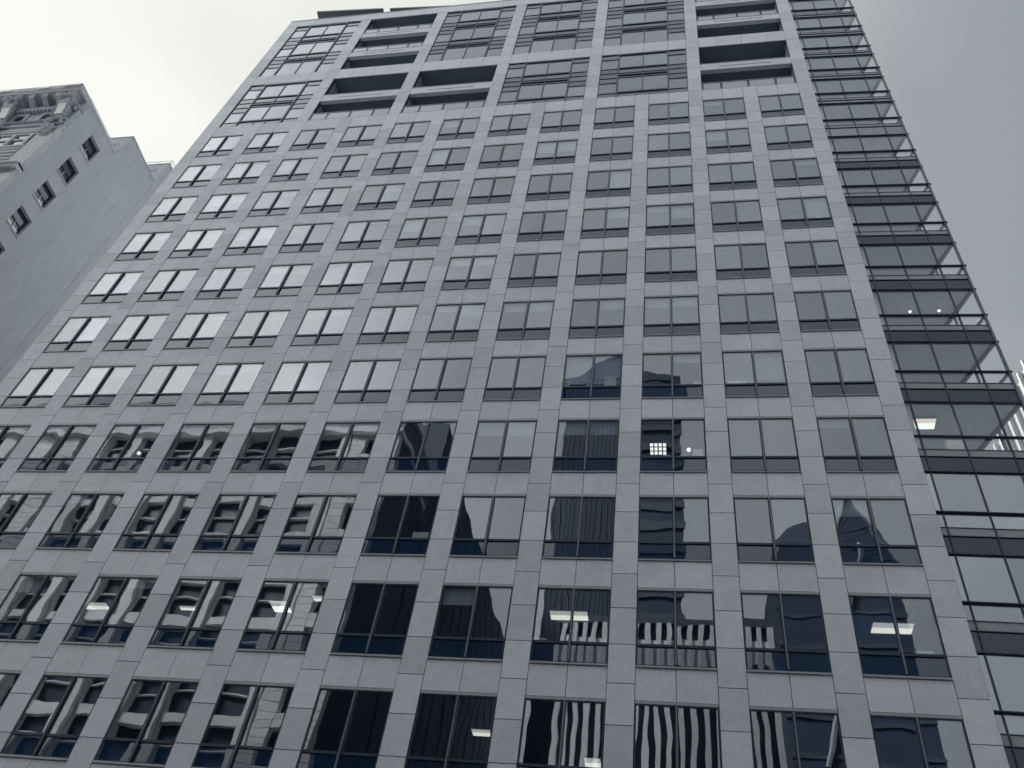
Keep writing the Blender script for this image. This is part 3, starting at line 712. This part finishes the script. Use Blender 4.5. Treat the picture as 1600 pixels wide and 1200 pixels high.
# ------------------------------------------------------------------ lit fittings and things on the window ledges
def clight(x0, x1, y0, y1, j, label, mat=LAMP, ceil=None):
    z = (head(j) + .12) if ceil is None else ceil
    g = tag(empty('ceiling_light', ((x0 + x1) / 2, (y0 + y1) / 2, z)), label, 'light', 'lit ceiling lights')
    build(MB().box(x0 - .03, x1 + .03, y0 - .03, y1 + .03, z - .05, z - .004), 'housing', TRIM, g)
    ym = y0 + (y1 - y0) * .45
    build(MB().box(x0, x1, y0, ym - .004, z - .065, z - .052), 'dim_diffuser', LAMPD, g)  # dim half of the fitting, falloff put in as its own glow
    build(MB().box(x0, x1, ym, y1, z - .07, z - .052), 'diffuser', mat, g); return g
gl = tag(empty('ceiling_light', (29.86, 1.78, head(4))), 'bright gridded ceiling light beside a white box, in the dark middle window', 'light', 'lit ceiling lights')
build(MB().box(29.5, 30.22, 1.4, 2.16, head(4) + .07, head(4) + .115), 'housing', FRAME, gl)
for a in range(4):
    for c_ in range(3):
        build(MB().box(29.54 + a * .17, 29.66 + a * .17, 1.44 + c_ * .24, 1.60 + c_ * .24, head(4) + .05, head(4) + .068), 'cell', LAMPB, gl)
clight(26.22, 27.5, 1.48, 2.0, 2, 'long lit ceiling light behind the window with the mirrored white fins')
clight(36.7, 37.93, 1.6, 2.18, 2, 'long lit ceiling light in the rightmost window of the second row up')
clight(15.95, 16.6, 1.38, 2.08, 2, 'bright ceiling light in the sixth window from the left, second row up', LAMPB)
clight(17.75, 18.1, .98, 1.3, 2, 'small ceiling light at the right pane of the window with mirrored stone courses')
clight(23.95, 24.55, 2.34, 2.76, 1, 'small lit ceiling light in the bottom row left of the mirrored fins')
clight(27.45, 27.97, 3.92, 4.6, 1, 'square ceiling light seen low among the mirrored fins, bottom row')
clight(8.0, 9.1, 1.86, 2.3, 2, 'wide lit ceiling light at lower left, mirrored pilasters around it')
clight(12.15, 12.85, 1.92, 2.15, 2, 'narrow lit ceiling light at lower left, next window right of the wide one')
clight(32.6, 33.57, .28, .47, 10, 'thin pale ceiling light high in the second column from the right')
clight(39.5, 40.3, .96, 1.5, 4, 'broad lit ceiling light inside the glass corner above a white box', ceil=27.06)
def pendant(x, y, z, r, drop, label):
    g = tag(empty('pendant_lamp', (x, y, z)), label, 'lamp', 'small round lit lamps')
    build(MB().ball((x, y, z), r, 12, 8), 'globe', LAMPB, g); build(MB().bar((x, y, z + r), (x, y, z + r + drop), .012), 'rod', FRAME, g)
pendant(6.95, 1.7, 26.05, .085, .2, 'round lit lamp in the third window from the left, above the transom')
pendant(31.05, 1.5, 25.95, .085, .3, 'round lit lamp right of the gridded ceiling light')
pendant(40.68, 1.1, 33.75, .06, .25, 'left one of two tiny round lamps in the glass corner')
pendant(41.86, 1.1, 33.75, .06, .25, 'right one of two tiny round lamps in the glass corner')
def ledge(kind, x, j, wdt, h, label, tilt=0.0):
    z = head(j) - TR - .058; h += .12
    o = build(MB().box(x - wdt / 2, x + wdt / 2, .095, .22, z, z + h) if kind != 'cup' else MB().bar((x, .19, z), (x, .19, z + h), wdt / 2, 12), {'box': 'storage_box', 'card': 'paper_stack', 'cup': 'cup'}[kind], WHITE)
    tag(o, label, {'box': 'box', 'card': 'papers', 'cup': 'cup'}[kind], 'things on the window ledges')
ledge('box', 31.36, 4, .38, .42, 'white box on the ledge right of the round lamp, middle of the tower')
ledge('card', 30.2, 4, .3, .12, 'low white papers under the gridded ceiling light')
ledge('box', 26.0, 5, .55, .42, 'grey box at the left pane under the mirrored curved roof')
ledge('box', 27.95, 5, .48, .62, 'tall white box at the right pane under the mirrored curved roof')
ledge('cup', 27.05, 5, .16, .22, 'white cup between the two boxes under the mirrored curved roof')
ledge('card', 31.6, 5, .6, .22, 'long white papers on the ledge right of the low mirrored dark block')
ledge('box', 33.0, 5, .7, .24, 'flat white box in the fifth row up, second column from right')
ledge('card', 2.2, 5, .25, .12, 'small white papers in the leftmost window above the mirrored cornice')
ledge('card', 7.4, 5, .7, .16, 'wide white papers in the third window above the mirrored cornice')
ledge('card', 10.6, 5, .8, .14, 'long white papers in the fourth window above the mirrored cornice')
ledge('card', 13.9, 5, .55, .16, 'white papers in the fifth window above the mirrored cornice')
ledge('card', 16.5, 5, .3, .15, 'short white papers in the sixth window above the mirrored cornice')
ledge('card', 24.1, 5, .8, .12, 'long low papers in the eighth window of the fifth row up')
ledge('box', 21.5, 3, .6, .3, 'white box at the right pane beside the dark mirrored wall, third row up')
ledge('card', 37.6, 2, .5, .14, 'white papers under the long ceiling light in the rightmost window')
ledge('box', 26.2, 2, .5, .12, 'low white box on the ledge under the long ceiling light left of the fins')
ledge('box', 12.7, 2, .3, .34, 'white box under the narrow ceiling light at lower left')
ledge('box', 37.6, 8, .25, .26, 'small white box high in the rightmost column, alone in its window')
ledge('card', 20.4, 6, .4, .12, 'small white papers in the seventh window of the sixth row up')
ledge('box', 20.4, 7, .2, .14, 'tiny white box in the seventh window of the seventh row up')
bx = build(MB().box(40.2, 40.75, .45, .75, 24.63, 25.4), 'storage_box', WHITE)
tag(bx, 'white box below the broad ceiling light inside the glass corner', 'box', 'things on the window ledges')
